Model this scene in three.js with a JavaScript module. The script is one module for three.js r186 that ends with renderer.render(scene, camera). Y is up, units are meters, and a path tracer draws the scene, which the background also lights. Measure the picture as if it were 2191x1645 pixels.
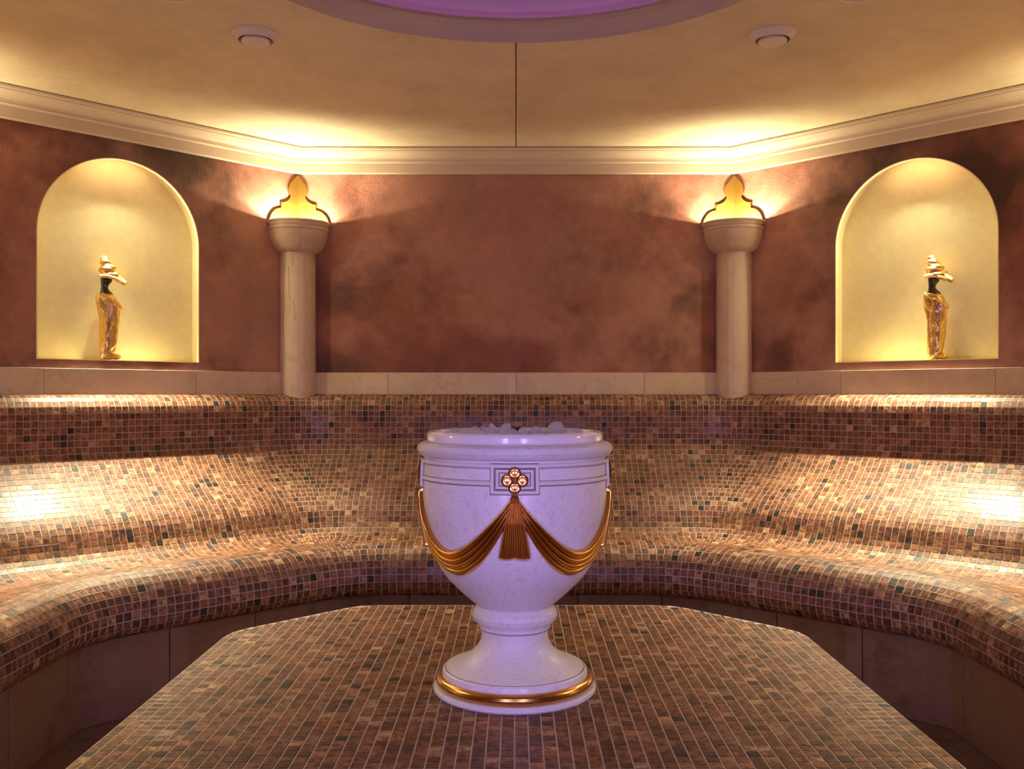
import * as THREE from 'three';
import { mergeGeometries, toCreasedNormals } from 'three/addons/utils/BufferGeometryUtils.js';
import { RoundedBoxGeometry } from 'three/addons/geometries/RoundedBoxGeometry.js';
import { RectAreaLightUniformsLib } from 'three/addons/lights/RectAreaLightUniformsLib.js';

// ------------------------------------------------------------------ camera, exposure, lights
const W = 2191, H = 1645, F = 2006;                 // picture size and focal length in pixels
const EYE = 0.96;                                    // lens height above the walkway floor
const scene = new THREE.Scene();
scene.background = new THREE.Color(0, 0, 0);
const camera = new THREE.PerspectiveCamera(2 * Math.atan(H / 2 / F) * 180 / Math.PI, W / H, 0.02, 50);
camera.position.set(0, EYE, 4.41);
camera.lookAt(0, EYE, 0);
camera.setViewOffset(W, H, -8.5, -20.5, W, H);
camera.updateMatrixWorld();
const renderer = new THREE.WebGLRenderer({ antialias: true });
renderer.toneMapping = THREE.LinearToneMapping;
renderer.toneMappingExposure = 1.0;
renderer.shadowMap.enabled = true;
RectAreaLightUniformsLib.init();

const WARM = new THREE.Color().setRGB(1.0, 0.875, 0.54);
const HALOGEN = new THREE.Color().setRGB(1.0, 0.925, 0.60);
const VIOLET = new THREE.Color().setRGB(0.55, 0.40, 1.0);
const DOME_VIOLET = new THREE.Color().setRGB(0.70, 0.26, 1.0);
const BULB_CD = 1.02;        // each of the two bulbs in a column bowl
const NICHE_CD = 43;         // beam of the lamp in the crown of each niche
const NICHE_STRIP = 2900;     // the frosted strip beside it, per area
const VIOLET_CD = 3.7;       // lower head of each of the two lamps beside the entrance
const VIOLET_HIGH_CD = 3.2;  // upper head
const DOME_GLOW = 1.2;

// ------------------------------------------------------------------ helpers
let seed = 12345;
const rnd = () => { seed = (seed + 0x6d2b79f5) | 0; let t = Math.imul(seed ^ (seed >>> 15), 1 | seed); t = (t + Math.imul(t ^ (t >>> 7), 61 | t)) ^ t; return ((t ^ (t >>> 14)) >>> 0) / 4294967296; };
const lerp = (a, b, t) => a + (b - a) * t, clamp = (x, a = 0, b = 1) => Math.min(b, Math.max(a, x));
const smooth = (a, b, x) => { const t = clamp((x - a) / (b - a)); return t * t * (3 - 2 * t); };
const V3 = (x, y, z) => new THREE.Vector3(x, y, z);
const Y = (h) => EYE + h;                            // heights are measured from the eye line
const names = {};
const numbered = (n) => { const k = names[n] = (names[n] ?? -1) + 1; return k ? `${n}_${String(k).padStart(3, '0')}` : n; };
function mesh(name, geo, mat, parent) {
  const m = new THREE.Mesh(geo, mat); m.name = name; m.castShadow = m.receiveShadow = true;
  if (parent) parent.add(m);
  return m;
}
function group(name, pos = [0, 0, 0]) { const g = new THREE.Group(); g.name = name; g.position.set(...pos); return g; }
function thing(o, label, category, extra = {}) { o.name = numbered(o.name); Object.assign(o.userData, { label, category }, extra); scene.add(o); return o; }
function structure(o, label, category) { Object.assign(o.userData, { kind: 'structure', label, category }); scene.add(o); return o; }
function lathe(pts, seg = 96, from = 0, len = Math.PI * 2) { return new THREE.LatheGeometry(pts.map(([r, y]) => new THREE.Vector2(r, y)), seg, from, len); }
function crease(g, a = 0.6) { return toCreasedNormals(g, a); }
function spline(pts, n) { return new THREE.CatmullRomCurve3(pts.map(([x, y]) => V3(x, y, 0)), false, 'centripetal').getSpacedPoints(n).map((p) => [p.x, p.y]); }
// cross-sections [y, cx, cz, rx, rz] lofted into a closed skin; bump(u, v) moves it out
function loft(sections, seg, rows, bump = () => 0, capBottom = true) {
  const curves = [0, 1, 2, 3, 4].map((k) => new THREE.CatmullRomCurve3(sections.map((s, i) => V3(i, s[k], 0)), false, 'catmullrom', 0.5));
  const pos = [], uv = [], idx = [], n = sections.length - 1;
  for (let j = 0; j <= rows; j++) {
    const t = j / rows, s = curves.map((c) => c.getPoint(t).y);
    for (let i = 0; i <= seg; i++) {
      const a = i / seg * Math.PI * 2, b = 1 + bump(i / seg, t);
      pos.push(s[1] + Math.cos(a) * s[3] * b, s[0], s[2] + Math.sin(a) * s[4] * b); uv.push(i / seg, t);
    }
  }
  for (let j = 0; j < rows; j++) for (let i = 0; i < seg; i++) {
    const a = j * (seg + 1) + i, b = a + seg + 1;
    idx.push(a, b, a + 1, b, b + 1, a + 1);
  }
  for (const [row, flip] of [[0, true], [rows, false]]) {
    const s = curves.map((c) => c.getPoint(row / rows).y), c = pos.length / 3;
    pos.push(s[1], s[0], s[2]); uv.push(0.5, 0.5);
    for (let i = 0; i < seg; i++) { const a = row * (seg + 1) + i; flip ? idx.push(c, a, a + 1) : idx.push(c, a + 1, a); }
  }
  const g = new THREE.BufferGeometry();
  g.setAttribute('position', new THREE.Float32BufferAttribute(pos, 3));
  g.setAttribute('uv', new THREE.Float32BufferAttribute(uv, 2));
  g.setIndex(idx); g.computeVertexNormals();
  return g;
}
// grid surface from f(u, v) -> [x, y, z]; uv in metres through scale
function sheet(f, nu, nv, su = 1, sv = 1) {
  const pos = [], uv = [], idx = [];
  for (let j = 0; j <= nv; j++) for (let i = 0; i <= nu; i++) { pos.push(...f(i / nu, j / nv)); uv.push(i / nu * su, j / nv * sv); }
  for (let j = 0; j < nv; j++) for (let i = 0; i < nu; i++) { const a = j * (nu + 1) + i, b = a + nu + 1; idx.push(a, a + 1, b, b, a + 1, b + 1); }
  const g = new THREE.BufferGeometry();
  g.setAttribute('position', new THREE.Float32BufferAttribute(pos, 3));
  g.setAttribute('uv', new THREE.Float32BufferAttribute(uv, 2));
  g.setIndex(idx); g.computeVertexNormals();
  return g;
}
function at(g, x, y, z, ry = 0, rx = 0, rz = 0) { g.applyMatrix4(new THREE.Matrix4().compose(V3(x, y, z), new THREE.Quaternion().setFromEuler(new THREE.Euler(rx, ry, rz, 'YXZ')), V3(1, 1, 1))); return g; }

// ------------------------------------------------------------------ procedural textures
function noiseField(n, cells, sd, cellsY = cells) {          // tileable value noise
  const g = new Float32Array(cells * cellsY); let s = sd * 7919 + 13;
  for (let i = 0; i < g.length; i++) { s = (s + 0x6d2b79f5) | 0; let t = Math.imul(s ^ (s >>> 15), 1 | s); t = (t + Math.imul(t ^ (t >>> 7), 61 | t)) ^ t; g[i] = ((t ^ (t >>> 14)) >>> 0) / 4294967296; }
  const out = new Float32Array(n * n);
  for (let y = 0; y < n; y++) {
    const fy = y / n * cellsY, y0 = Math.floor(fy), ty = fy - y0, wy = ty * ty * (3 - 2 * ty), r0 = (y0 % cellsY) * cells, r1 = ((y0 + 1) % cellsY) * cells;
    for (let x = 0; x < n; x++) {
      const fx = x / n * cells, x0 = Math.floor(fx), tx = fx - x0, wx = tx * tx * (3 - 2 * tx), a = x0 % cells, b = (x0 + 1) % cells;
      out[y * n + x] = lerp(lerp(g[r0 + a], g[r0 + b], wx), lerp(g[r1 + a], g[r1 + b], wx), wy);
    }
  }
  return out;
}
function fbm(n, cells, oct, sd, gain = 0.5, cellsY = cells) {
  const out = new Float32Array(n * n); let amp = 1, sum = 0;
  for (let o = 0; o < oct; o++) {
    const f = noiseField(n, cells << o, sd + o * 31, cellsY << o);
    for (let i = 0; i < out.length; i++) out[i] += f[i] * amp;
    sum += amp; amp *= gain;
  }
  for (let i = 0; i < out.length; i++) out[i] /= sum;
  return out;
}
function warped(field, n, wx, wy, k) {
  const out = new Float32Array(n * n);
  for (let y = 0; y < n; y++) for (let x = 0; x < n; x++) {
    const i = y * n + x, sx = (Math.round(x + (wx[i] - 0.5) * k) % n + n) % n, sy = (Math.round(y + (wy[i] - 0.5) * k) % n + n) % n;
    out[i] = field[sy * n + sx];
  }
  return out;
}
const enc = (v) => { v = clamp(v); return Math.round(255 * (v <= 0.0031308 ? 12.92 * v : 1.055 * Math.pow(v, 1 / 2.4) - 0.055)); };
function texture(n, f, srgb = true) {
  const d = new Uint8Array(n * n * 4);
  for (let i = 0; i < n * n; i++) { const c = f(i, i % n, (i / n) | 0); for (let k = 0; k < 3; k++) d[i * 4 + k] = srgb ? enc(c[k]) : Math.round(clamp(c[k]) * 255); d[i * 4 + 3] = 255; }
  const t = new THREE.DataTexture(d, n, n, THREE.RGBAFormat);
  t.wrapS = t.wrapT = THREE.RepeatWrapping; t.magFilter = THREE.LinearFilter; t.minFilter = THREE.LinearMipmapLinearFilter; t.generateMipmaps = true;
  if (srgb) t.colorSpace = THREE.SRGBColorSpace;
  t.needsUpdate = true;
  return t;
}
const rep = (t, r, ox = 0, oy = 0, rot = 0) => { const c = t.clone(); c.repeat.set(1 / r, 1 / r); c.offset.set(ox, oy); c.rotation = rot; c.needsUpdate = true; return c; };
const mix3 = (a, b, t) => [lerp(a[0], b[0], t), lerp(a[1], b[1], t), lerp(a[2], b[2], t)];

const N1 = 1024;
const big = fbm(N1, 3, 6, 1, 0.52), big2 = fbm(N1, 2, 6, 2, 0.5), wA = fbm(N1, 3, 4, 3), wB = fbm(N1, 3, 4, 4), fine = fbm(N1, 64, 3, 5, 0.7), mid = fbm(N1, 12, 5, 6, 0.6);
const cloudA = warped(big, N1, wA, wB, 420), cloudB = warped(big2, N1, wB, wA, 360);
const DARKW = [0.062, 0.019, 0.011], MIDW = [0.235, 0.074, 0.048], PALEW = [0.43, 0.215, 0.155];
const plasterTex = texture(N1, (i) => {
  const a = smooth(0.36, 0.60, cloudA[i] + (mid[i] - 0.5) * 0.26), b = smooth(0.40, 0.63, cloudB[i] + (mid[i] - 0.5) * 0.24);
  let c = mix3(DARKW, MIDW, a);
  c = mix3(c, PALEW, b * 0.72);
  const g = 0.76 + 0.30 * fine[i] + (mid[i] - 0.5) * 0.30;
  return c.map((v) => v * g);
});
const grain = fbm(512, 64, 3, 9, 0.75), grainLow = fbm(512, 16, 3, 11);
const plasterBump = texture(512, (i) => { const v = grain[i] * 0.7 + grainLow[i] * 0.3; return [v, v, v]; }, false);
const creamTex = texture(N1, (i) => { const v = 0.84 + (cloudA[i] - 0.5) * 0.22 + (mid[i] - 0.5) * 0.24 + (fine[i] - 0.5) * 0.08; return [0.80 * v, 0.685 * v * (0.97 + 0.06 * cloudB[i]), 0.46 * v]; });
const nicheTex = texture(512, (i) => { const v = 0.92 + (grainLow[i] - 0.5) * 0.10 + (grain[i] - 0.5) * 0.10; return [0.82 * v, 0.70 * v, 0.39 * v]; });
const veinBase = fbm(N1, 4, 6, 21, 0.55, 2), veinWarp = warped(veinBase, N1, wA, wB, 200);
const stoneTex = texture(N1, (i) => {
  const vein = 1 - smooth(0, 0.018, Math.abs(veinWarp[i] - 0.52)), patch = smooth(0.45, 0.75, cloudB[i]);
  let c = mix3([0.46, 0.33, 0.225], [0.55, 0.42, 0.30], smooth(0.3, 0.7, cloudA[i]));
  c = mix3(c, [0.40, 0.25, 0.16], vein * 0.35 + patch * 0.22);
  const g = 0.9 + 0.2 * fine[i] + (mid[i] - 0.5) * 0.12;
  return c.map((v) => v * g);
});
const darkStoneTex = texture(N1, (i) => {
  const blot = smooth(0.5, 0.72, mid[i] * 0.55 + cloudB[i] * 0.45), vein = 1 - smooth(0, 0.03, Math.abs(veinWarp[i] - 0.5));
  let c = mix3([0.205, 0.120, 0.088], [0.130, 0.068, 0.046], blot);
  c = mix3(c, [0.24, 0.15, 0.11], vein * 0.25);
  const g = 0.88 + 0.24 * fine[i];
  return c.map((v) => v * g);
});
const tA = fbm(512, 16, 4, 41, 0.6), tB = fbm(512, 20, 4, 43, 0.62), tC = fbm(512, 48, 3, 47, 0.6);
const tileTex = texture(512, (i) => {                     // mottled brown glaze, multiplied by the tone of each tile
  const a = smooth(0.28, 0.68, tA[i]), b = smooth(0.52, 0.72, tB[i]);
  let c = mix3([0.34, 0.24, 0.17], [0.90, 0.74, 0.58], a);
  c = mix3(c, [1.0, 0.95, 0.84], b * 0.55);
  return c.map((v) => v * (0.8 + 0.4 * tC[i]));
});
const tileBump = texture(512, (i) => { const v = tA[i] * 0.6 + tC[i] * 0.4; return [v, v, v]; }, false);
const crackle = fbm(512, 40, 3, 61, 0.6);
const urnTex = texture(512, (i) => {
  const d = smooth(0.55, 0.78, grainLow[i] * 0.5 + crackle[i] * 0.5), cr = 1 - smooth(0, 0.05, Math.abs(crackle[i] - 0.5));
  return mix3([0.76, 0.725, 0.70], [0.42, 0.355, 0.33], clamp(d * 0.30 + cr * 0.14 + 0.06 * smooth(0.5, 0.72, grainLow[i])));
});
const urnBump = texture(512, (i) => { const v = smooth(0.2, 0.8, crackle[i]); return [v, v, v]; }, false);

// ------------------------------------------------------------------ materials
const std = (o) => new THREE.MeshStandardMaterial(o), phys = (o) => new THREE.MeshPhysicalMaterial(o);
const lin = (r, g, b) => new THREE.Color().setRGB(r, g, b);
const plasterMat = (ox, oy, rot) => std({ map: rep(plasterTex, 2.3, ox, oy, rot), bumpMap: rep(plasterBump, 0.35), bumpScale: 0.0022, roughness: 0.62 });
const M = {
  plasterBack: plasterMat(0.10, 0.20, 0), plasterBackLeft: plasterMat(0.55, 0.75, 0.4), plasterBackRight: plasterMat(0.30, 0.52, -0.4), plasterOther: plasterMat(0.8, 0.35, 0),
  ceiling: std({ map: rep(creamTex, 2.2), bumpMap: rep(plasterBump, 0.5), bumpScale: 0.0012, roughness: 0.8 }),
  cornice: std({ color: lin(0.53, 0.42, 0.31), bumpMap: rep(plasterBump, 0.3), bumpScale: 0.0006, roughness: 0.5 }),
  niche: std({ map: rep(nicheTex, 0.45), bumpMap: rep(plasterBump, 0.35), bumpScale: 0.0003, roughness: 0.75 }),
  stone: std({ map: rep(stoneTex, 1.1), roughness: 0.48 }),
  stoneJoint: std({ color: lin(0.26, 0.17, 0.12), roughness: 0.9 }),
  column: std({ map: rep(stoneTex, 1.3, 0.3, 0.1, 1.57), roughness: 0.45 }),
  slab: [0, 0.27, 0.55, 0.8].map((o) => std({ map: rep(darkStoneTex, 0.9, o, o * 0.7), roughness: 0.42 })),
  floor: [0.1, 0.45, 0.7].map((o) => std({ map: rep(darkStoneTex, 0.9, o, 0.3 - o), roughness: 0.45 })),
  darkJoint: std({ color: lin(0.05, 0.035, 0.035), roughness: 0.9 }),
  grout: std({ color: lin(0.38, 0.345, 0.34), bumpMap: rep(plasterBump, 0.08), bumpScale: 0.0004, roughness: 0.75 }),
  tile: phys({ map: tileTex, vertexColors: true, bumpMap: tileBump, bumpScale: 0.0012, roughness: 0.52, specularIntensity: 0.5, clearcoat: 0.10, clearcoatRoughness: 0.20 }),
  urn: phys({ map: urnTex, bumpMap: urnBump, bumpScale: 0.0006, roughness: 0.42, clearcoat: 0.35, clearcoatRoughness: 0.25 }),
  urnPlain: phys({ color: lin(0.72, 0.68, 0.65), roughness: 0.42, clearcoat: 0.3, clearcoatRoughness: 0.25 }),
  urnRim: phys({ color: lin(0.78, 0.74, 0.72), roughness: 0.22, clearcoat: 0.8, clearcoatRoughness: 0.1 }),
  groove: std({ color: lin(0.20, 0.12, 0.08), roughness: 0.8 }),
  gold: std({ color: lin(0.74, 0.40, 0.11), metalness: 1, roughness: 0.22 }),
  goldLeaf: std({ color: lin(0.27, 0.165, 0.036), metalness: 0.92, roughness: 0.48, bumpMap: rep(plasterBump, 0.2), bumpScale: 0.0004 }),
  bronze: std({ color: lin(0.86, 0.58, 0.22), metalness: 1, roughness: 0.25, bumpMap: rep(plasterBump, 2.0), bumpScale: 0.003 }),
  blackGlaze: phys({ color: lin(0.012, 0.010, 0.009), roughness: 0.12, clearcoat: 1, clearcoatRoughness: 0.05 }),
  pebble: [0.86, 0.78, 0.70].map((v) => std({ color: lin(v, v * 0.97, v * 0.93), roughness: 0.5, bumpMap: rep(plasterBump, 0.6), bumpScale: 0.002 })),
  darkMetal: std({ color: lin(0.13, 0.11, 0.08), metalness: 1, roughness: 0.22 }),
  whitePlastic: std({ color: lin(0.76, 0.68, 0.56), roughness: 0.4 }),
  black: std({ color: lin(0.012, 0.010, 0.010), roughness: 0.9 }),
  dome: std({ color: lin(0.66, 0.56, 0.52), roughness: 0.75, bumpMap: rep(plasterBump, 0.5), bumpScale: 0.001 }),
  steel: std({ color: lin(0.55, 0.5, 0.45), metalness: 1, roughness: 0.3 }),
  bulb: std({ color: lin(0.9, 0.8, 0.6), emissive: WARM, emissiveIntensity: 14 }),
  spotGlass: std({ color: lin(0.9, 0.85, 0.7), emissive: HALOGEN, emissiveIntensity: 8 }),
  violetGlass: std({ color: lin(0.6, 0.5, 0.9), emissive: VIOLET, emissiveIntensity: 7 }),
  domeTube: std({ color: lin(0.6, 0.5, 0.9), emissive: DOME_VIOLET, emissiveIntensity: DOME_GLOW }),
};

// ------------------------------------------------------------------ the octagonal room
const CX = 1.03, SX = 2.314, CZ = SX - CX, DZ = 4.67;      // back corner x, side wall x, diagonal depth, front wall z
const CEIL = Y(1.135), WALL_T = 0.1, ND = 0.1;             // niche depth
// corners clockwise seen from above, starting back-left; wall i runs from P[i] to P[i + 1]
const P = [[-CX, 0], [CX, 0], [SX, CZ], [SX, DZ - CZ], [CX, DZ], [-CX, DZ], [-SX, DZ - CZ], [-SX, CZ]];
// a wall's frame: origin at its first corner, x along it, z pointing into the room
function wallFrame(i) {
  const a = P[i], b = P[(i + 1) % 8], dx = b[0] - a[0], dz = b[1] - a[1], len = Math.hypot(dx, dz);
  return { len, angle: Math.atan2(-dz, dx), a, t: [dx / len, dz / len], n: [-dz / len, dx / len], p: (s, d) => [a[0] + dx / len * s - dz / len * d, a[1] + dz / len * s + dx / len * d] };
}
const NW = 0.66, SILL = Y(0.135), SPRING = Y(0.63);
function archPath(path, cx, w, sill, spring, hole) {
  path.moveTo(cx - w / 2, sill); path.lineTo(cx - w / 2, spring);
  path.absarc(cx, spring, w / 2, Math.PI, 0, true);
  path.lineTo(cx + w / 2, sill); path.lineTo(cx - w / 2, sill);
  return path;
}
const wallNames = ['wall_back', 'wall_back_right', 'wall_right', 'wall_front_right', 'wall_front', 'wall_front_left', 'wall_left', 'wall_back_left'];
const wallMats = [M.plasterBack, M.plasterBackRight, M.plasterOther, M.plasterOther, M.plasterOther, M.plasterOther, M.plasterOther, M.plasterBackLeft];
const nicheAt = { 1: 0.828, 7: (SX - CX) * Math.SQRT2 - 0.817, 2: (DZ - 2 * CZ) / 2, 6: (DZ - 2 * CZ) / 2 };   // distance along the wall
for (let i = 0; i < 8; i++) {
  const f = wallFrame(i), g = group(wallNames[i], [f.a[0], 0, f.a[1]]);
  g.rotation.y = f.angle;
  const shape = new THREE.Shape([new THREE.Vector2(0, 0), new THREE.Vector2(f.len, 0), new THREE.Vector2(f.len, CEIL), new THREE.Vector2(0, CEIL)]);
  const c = nicheAt[i];
  if (c !== undefined) shape.holes.push(archPath(new THREE.Path(), c, NW, SILL, SPRING));
  const LIP = c === undefined ? WALL_T : 0.014;
  mesh('plaster', at(new THREE.ExtrudeGeometry(shape, { depth: LIP, bevelEnabled: false, curveSegments: 40 }), 0, 0, -LIP), wallMats[i], g);
  if (c !== undefined) {
    // the inside of the niche is a little wider and higher than its opening
    const body = new THREE.Shape([new THREE.Vector2(0, 0), new THREE.Vector2(f.len, 0), new THREE.Vector2(f.len, CEIL), new THREE.Vector2(0, CEIL)]);
    body.holes.push(archPath(new THREE.Path(), c, NW + 0.036, SILL - 0.006, SPRING));
    mesh('masonry', at(new THREE.ExtrudeGeometry(body, { depth: ND - LIP, bevelEnabled: false, curveSegments: 40 }), 0, 0, -ND), M.niche, g);
    const edge = archPath(new THREE.Shape(), c, NW + 0.001, SILL, SPRING);
    edge.holes.push(archPath(new THREE.Path(), c, NW - 0.006, SILL + 0.003, SPRING));
    mesh('niche_edge', at(new THREE.ExtrudeGeometry(edge, { depth: LIP + 0.0015, bevelEnabled: false, curveSegments: 40 }), 0, 0, -LIP), M.niche, g);
    const sill = new THREE.BoxGeometry(NW + 0.03, 0.009, ND - LIP); mesh('niche_sill', at(sill, c, SILL - 0.0015, -(ND + LIP) / 2), M.niche, g);
    const back = archPath(new THREE.Shape(), c, NW + 0.08, SILL - 0.02, SPRING);
    mesh('niche_back', at(new THREE.ExtrudeGeometry(back, { depth: 0.03, bevelEnabled: false, curveSegments: 40 }), 0, 0, -ND - 0.03), M.niche, g);
  }
  structure(g, ['mottled red brown plaster wall behind the urn', 'mottled red brown plaster wall with the arched niche, right of the urn', '', '', '', '', '', 'mottled red brown plaster wall with the arched niche, left of the urn'][i] || `mottled red brown plaster ${wallNames[i].replaceAll('_', ' ')}`, 'wall');
}
// niche lamps: a short frosted strip bent along the crown, behind the lip, with a beam out onto the bench
for (const i of [1, 7, 2, 6]) {
  const f = wallFrame(i), c = nicheAt[i], RI = NW / 2 + 0.018;
  const g = group('niche_light', [...f.p(c, 0)].length ? [f.p(c, 0)[0], SPRING, f.p(c, 0)[1]] : [0, 0, 0]);
  g.rotation.y = f.angle;
  const arc = (r0, r1, a, z0, z1) => { const sh = new THREE.Shape(); sh.absarc(0, 0, r1, Math.PI / 2 - a, Math.PI / 2 + a, false); sh.absarc(0, 0, r0, Math.PI / 2 + a, Math.PI / 2 - a, true); return at(new THREE.ExtrudeGeometry(sh, { depth: z1 - z0, bevelEnabled: false, curveSegments: 24 }), 0, 0, z0); };
  mesh('housing', arc(RI - 0.005, RI - 0.0005, 0.47, -0.032, -0.0145), M.steel, g);
  mesh('light_strip', arc(RI - 0.0065, RI - 0.005, 0.45, -0.0275, -0.0165), M.spotGlass, g);
  thing(g, i === 7 ? 'slim light strip under the crown of the niche left of the urn' : i === 1 ? 'slim light strip under the crown of the niche right of the urn' : i === 2 ? 'slim light strip under the crown of the right wall niche' : 'slim light strip under the crown of the left wall niche', 'light');
  g.updateMatrixWorld(true);
  for (const a of [-0.30, 0, 0.30]) {
    const r = RI - 0.008, from = g.localToWorld(V3(Math.sin(a) * r, Math.cos(a) * r, -0.022)), to = g.localToWorld(V3(Math.sin(a) * (r - 1), Math.cos(a) * (r - 1), -0.022 + Math.tan(66 * Math.PI / 180)));
    const l = new THREE.RectAreaLight(HALOGEN, NICHE_STRIP, 0.098, 0.010); l.name = 'niche_strip_lamp';
    l.position.copy(from); l.lookAt(to); scene.add(l);
  }
  const [lx, lz] = f.p(c, -0.024), [tx, tz] = f.p(c, -0.024 + Math.tan(25 * Math.PI / 180)), y = SPRING + RI - 0.010;
  const s = new THREE.SpotLight(HALOGEN, NICHE_CD, 0, 35 * Math.PI / 180, 1, 2);
  s.name = 'niche_beam_lamp';
  s.position.set(lx, y, lz); s.target.position.set(tx, y - 1, tz);
  s.castShadow = true; s.shadow.radius = 0.35;
  scene.add(s, s.target);
}

// offset of the octagon by d, with corner rounding r: the open run along the bench, from left side to right side
const T22 = Math.tan(Math.PI / 8);
const BENCH_END = 3.35;
const runs = [6, 7, 0, 1, 2];
function benchPath(d, r) {          // straight pieces and arcs, each {len, at(s) -> {p, t, n}}
  const out = [];
  for (let k = 0; k < runs.length; k++) {
    const f = wallFrame(runs[k]);
    let s0 = T22 * (d + r), s1 = f.len - T22 * (d + r);
    if (k === 0) s0 = (DZ - CZ) - BENCH_END;
    if (k === 4) s1 = BENCH_END - CZ;
    out.push({ straight: true, k, f, s0, s1, len: s1 - s0, at: (s) => ({ p: f.p(s0 + s, d), t: f.t, n: f.n }) });
    if (k < 4) {
      const g = wallFrame(runs[k + 1]), e = f.p(s1, d), c = [e[0] + f.n[0] * r, e[1] + f.n[1] * r], a0 = Math.atan2(-f.n[1], -f.n[0]);
      out.push({ straight: false, k, len: r * Math.PI / 4, at: (s) => { const a = a0 + s / r; return { p: [c[0] + Math.cos(a) * r, c[1] + Math.sin(a) * r], t: [-Math.sin(a), Math.cos(a)], n: [-Math.cos(a), -Math.sin(a)] }; } });
    }
  }
  return out;
}

// sweep of a closed or open profile [d, y] along the whole octagon with mitred corners
function octagonSweep(profile, closed = true) {
  const parts = [];
  for (let i = 0; i < 8; i++) {
    const f = wallFrame(i), pts = profile;
    const pos = [], uv = [], idx = [], n = pts.length;
    let run = 0;
    for (let j = 0; j < n; j++) {
      if (j) run += Math.hypot(pts[j][0] - pts[j - 1][0], pts[j][1] - pts[j - 1][1]);
      for (const s of [pts[j][0] * T22, f.len - pts[j][0] * T22]) { const q = f.p(s, pts[j][0]); pos.push(q[0], pts[j][1], q[1]); uv.push(s, run); }
    }
    for (let j = 0; j < n - 1; j++) idx.push(j * 2, j * 2 + 1, j * 2 + 2, j * 2 + 1, j * 2 + 3, j * 2 + 2);
    const g = new THREE.BufferGeometry();
    g.setAttribute('position', new THREE.Float32BufferAttribute(pos, 3));
    g.setAttribute('uv', new THREE.Float32BufferAttribute(uv, 2));
    g.setIndex(idx);
    parts.push(toCreasedNormals(g, 0.5));
  }
  return parts;
}

// cornice
{
  const cove = []; for (let k = 0; k <= 10; k++) { const a = k / 10 * Math.PI / 2; cove.push([0.040 + 0.058 * (1 - Math.cos(a)), Y(1.092 + 0.026 * Math.sin(a))]); }
  const prof = [[0, Y(1.033)], [0.018, Y(1.033)], [0.022, Y(1.036)], [0.022, Y(1.079)], [0.026, Y(1.083)], [0.036, Y(1.084)], [0.036, Y(1.092)], ...cove, [0.098, Y(1.120)], [0.106, Y(1.120)], [0.112, Y(1.124)], [0.114, Y(1.129)], [0.112, Y(1.1335)], [0.106, Y(1.135)], [0, Y(1.135)]];
  const g = group('trim_1');
  for (const part of octagonSweep(prof)) mesh('cornice_length', part, M.cornice, g);
  structure(g, 'cream moulded cornice running round the room under the ceiling', 'cornice');
}
// dado of long stone panels
{
  const g = group('trim_2');
  const seams = { 0: [0, 0.43, 1.03, 1.632, 2.06], 1: [0, 0.529, 1.15, 1.816], 7: [0, 1.816 - 1.123, 1.816 - 0.505, 1.816], 2: [0, 0.45, 1.05, 1.65, 2.102], 6: [0, 0.45, 1.05, 1.65, 2.102] };
  for (const i of [6, 7, 0, 1, 2]) {
    const f = wallFrame(i), sm = seams[i];
    for (let k = 0; k < sm.length - 1; k++) {
      const w = sm[k + 1] - sm[k] - 0.0012, b = new RoundedBoxGeometry(w, 0.125, 0.012, 2, 0.0015), [x, z] = f.p((sm[k] + sm[k + 1]) / 2, 0.006);
      const uv = b.attributes.uv, p = b.attributes.position, off = rnd() * 5;
      for (let q = 0; q < uv.count; q++) uv.setXY(q, p.getX(q) + off, p.getY(q) + off * 0.37);
      const m = mesh('stone_panel', b, M.stone, g);
      m.position.set(x, Y(0.0385), z); m.rotation.y = f.angle;
    }
    const jb = mesh('joint_backing', new THREE.BoxGeometry(f.len, 0.12, 0.008), M.stoneJoint, g), [x, z] = f.p(f.len / 2, 0.004);
    jb.position.set(x, Y(0.038), z); jb.rotation.y = f.angle;
  }
  structure(g, 'low band of beige stone panels along the walls above the mosaic bench', 'trim');
}
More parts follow.
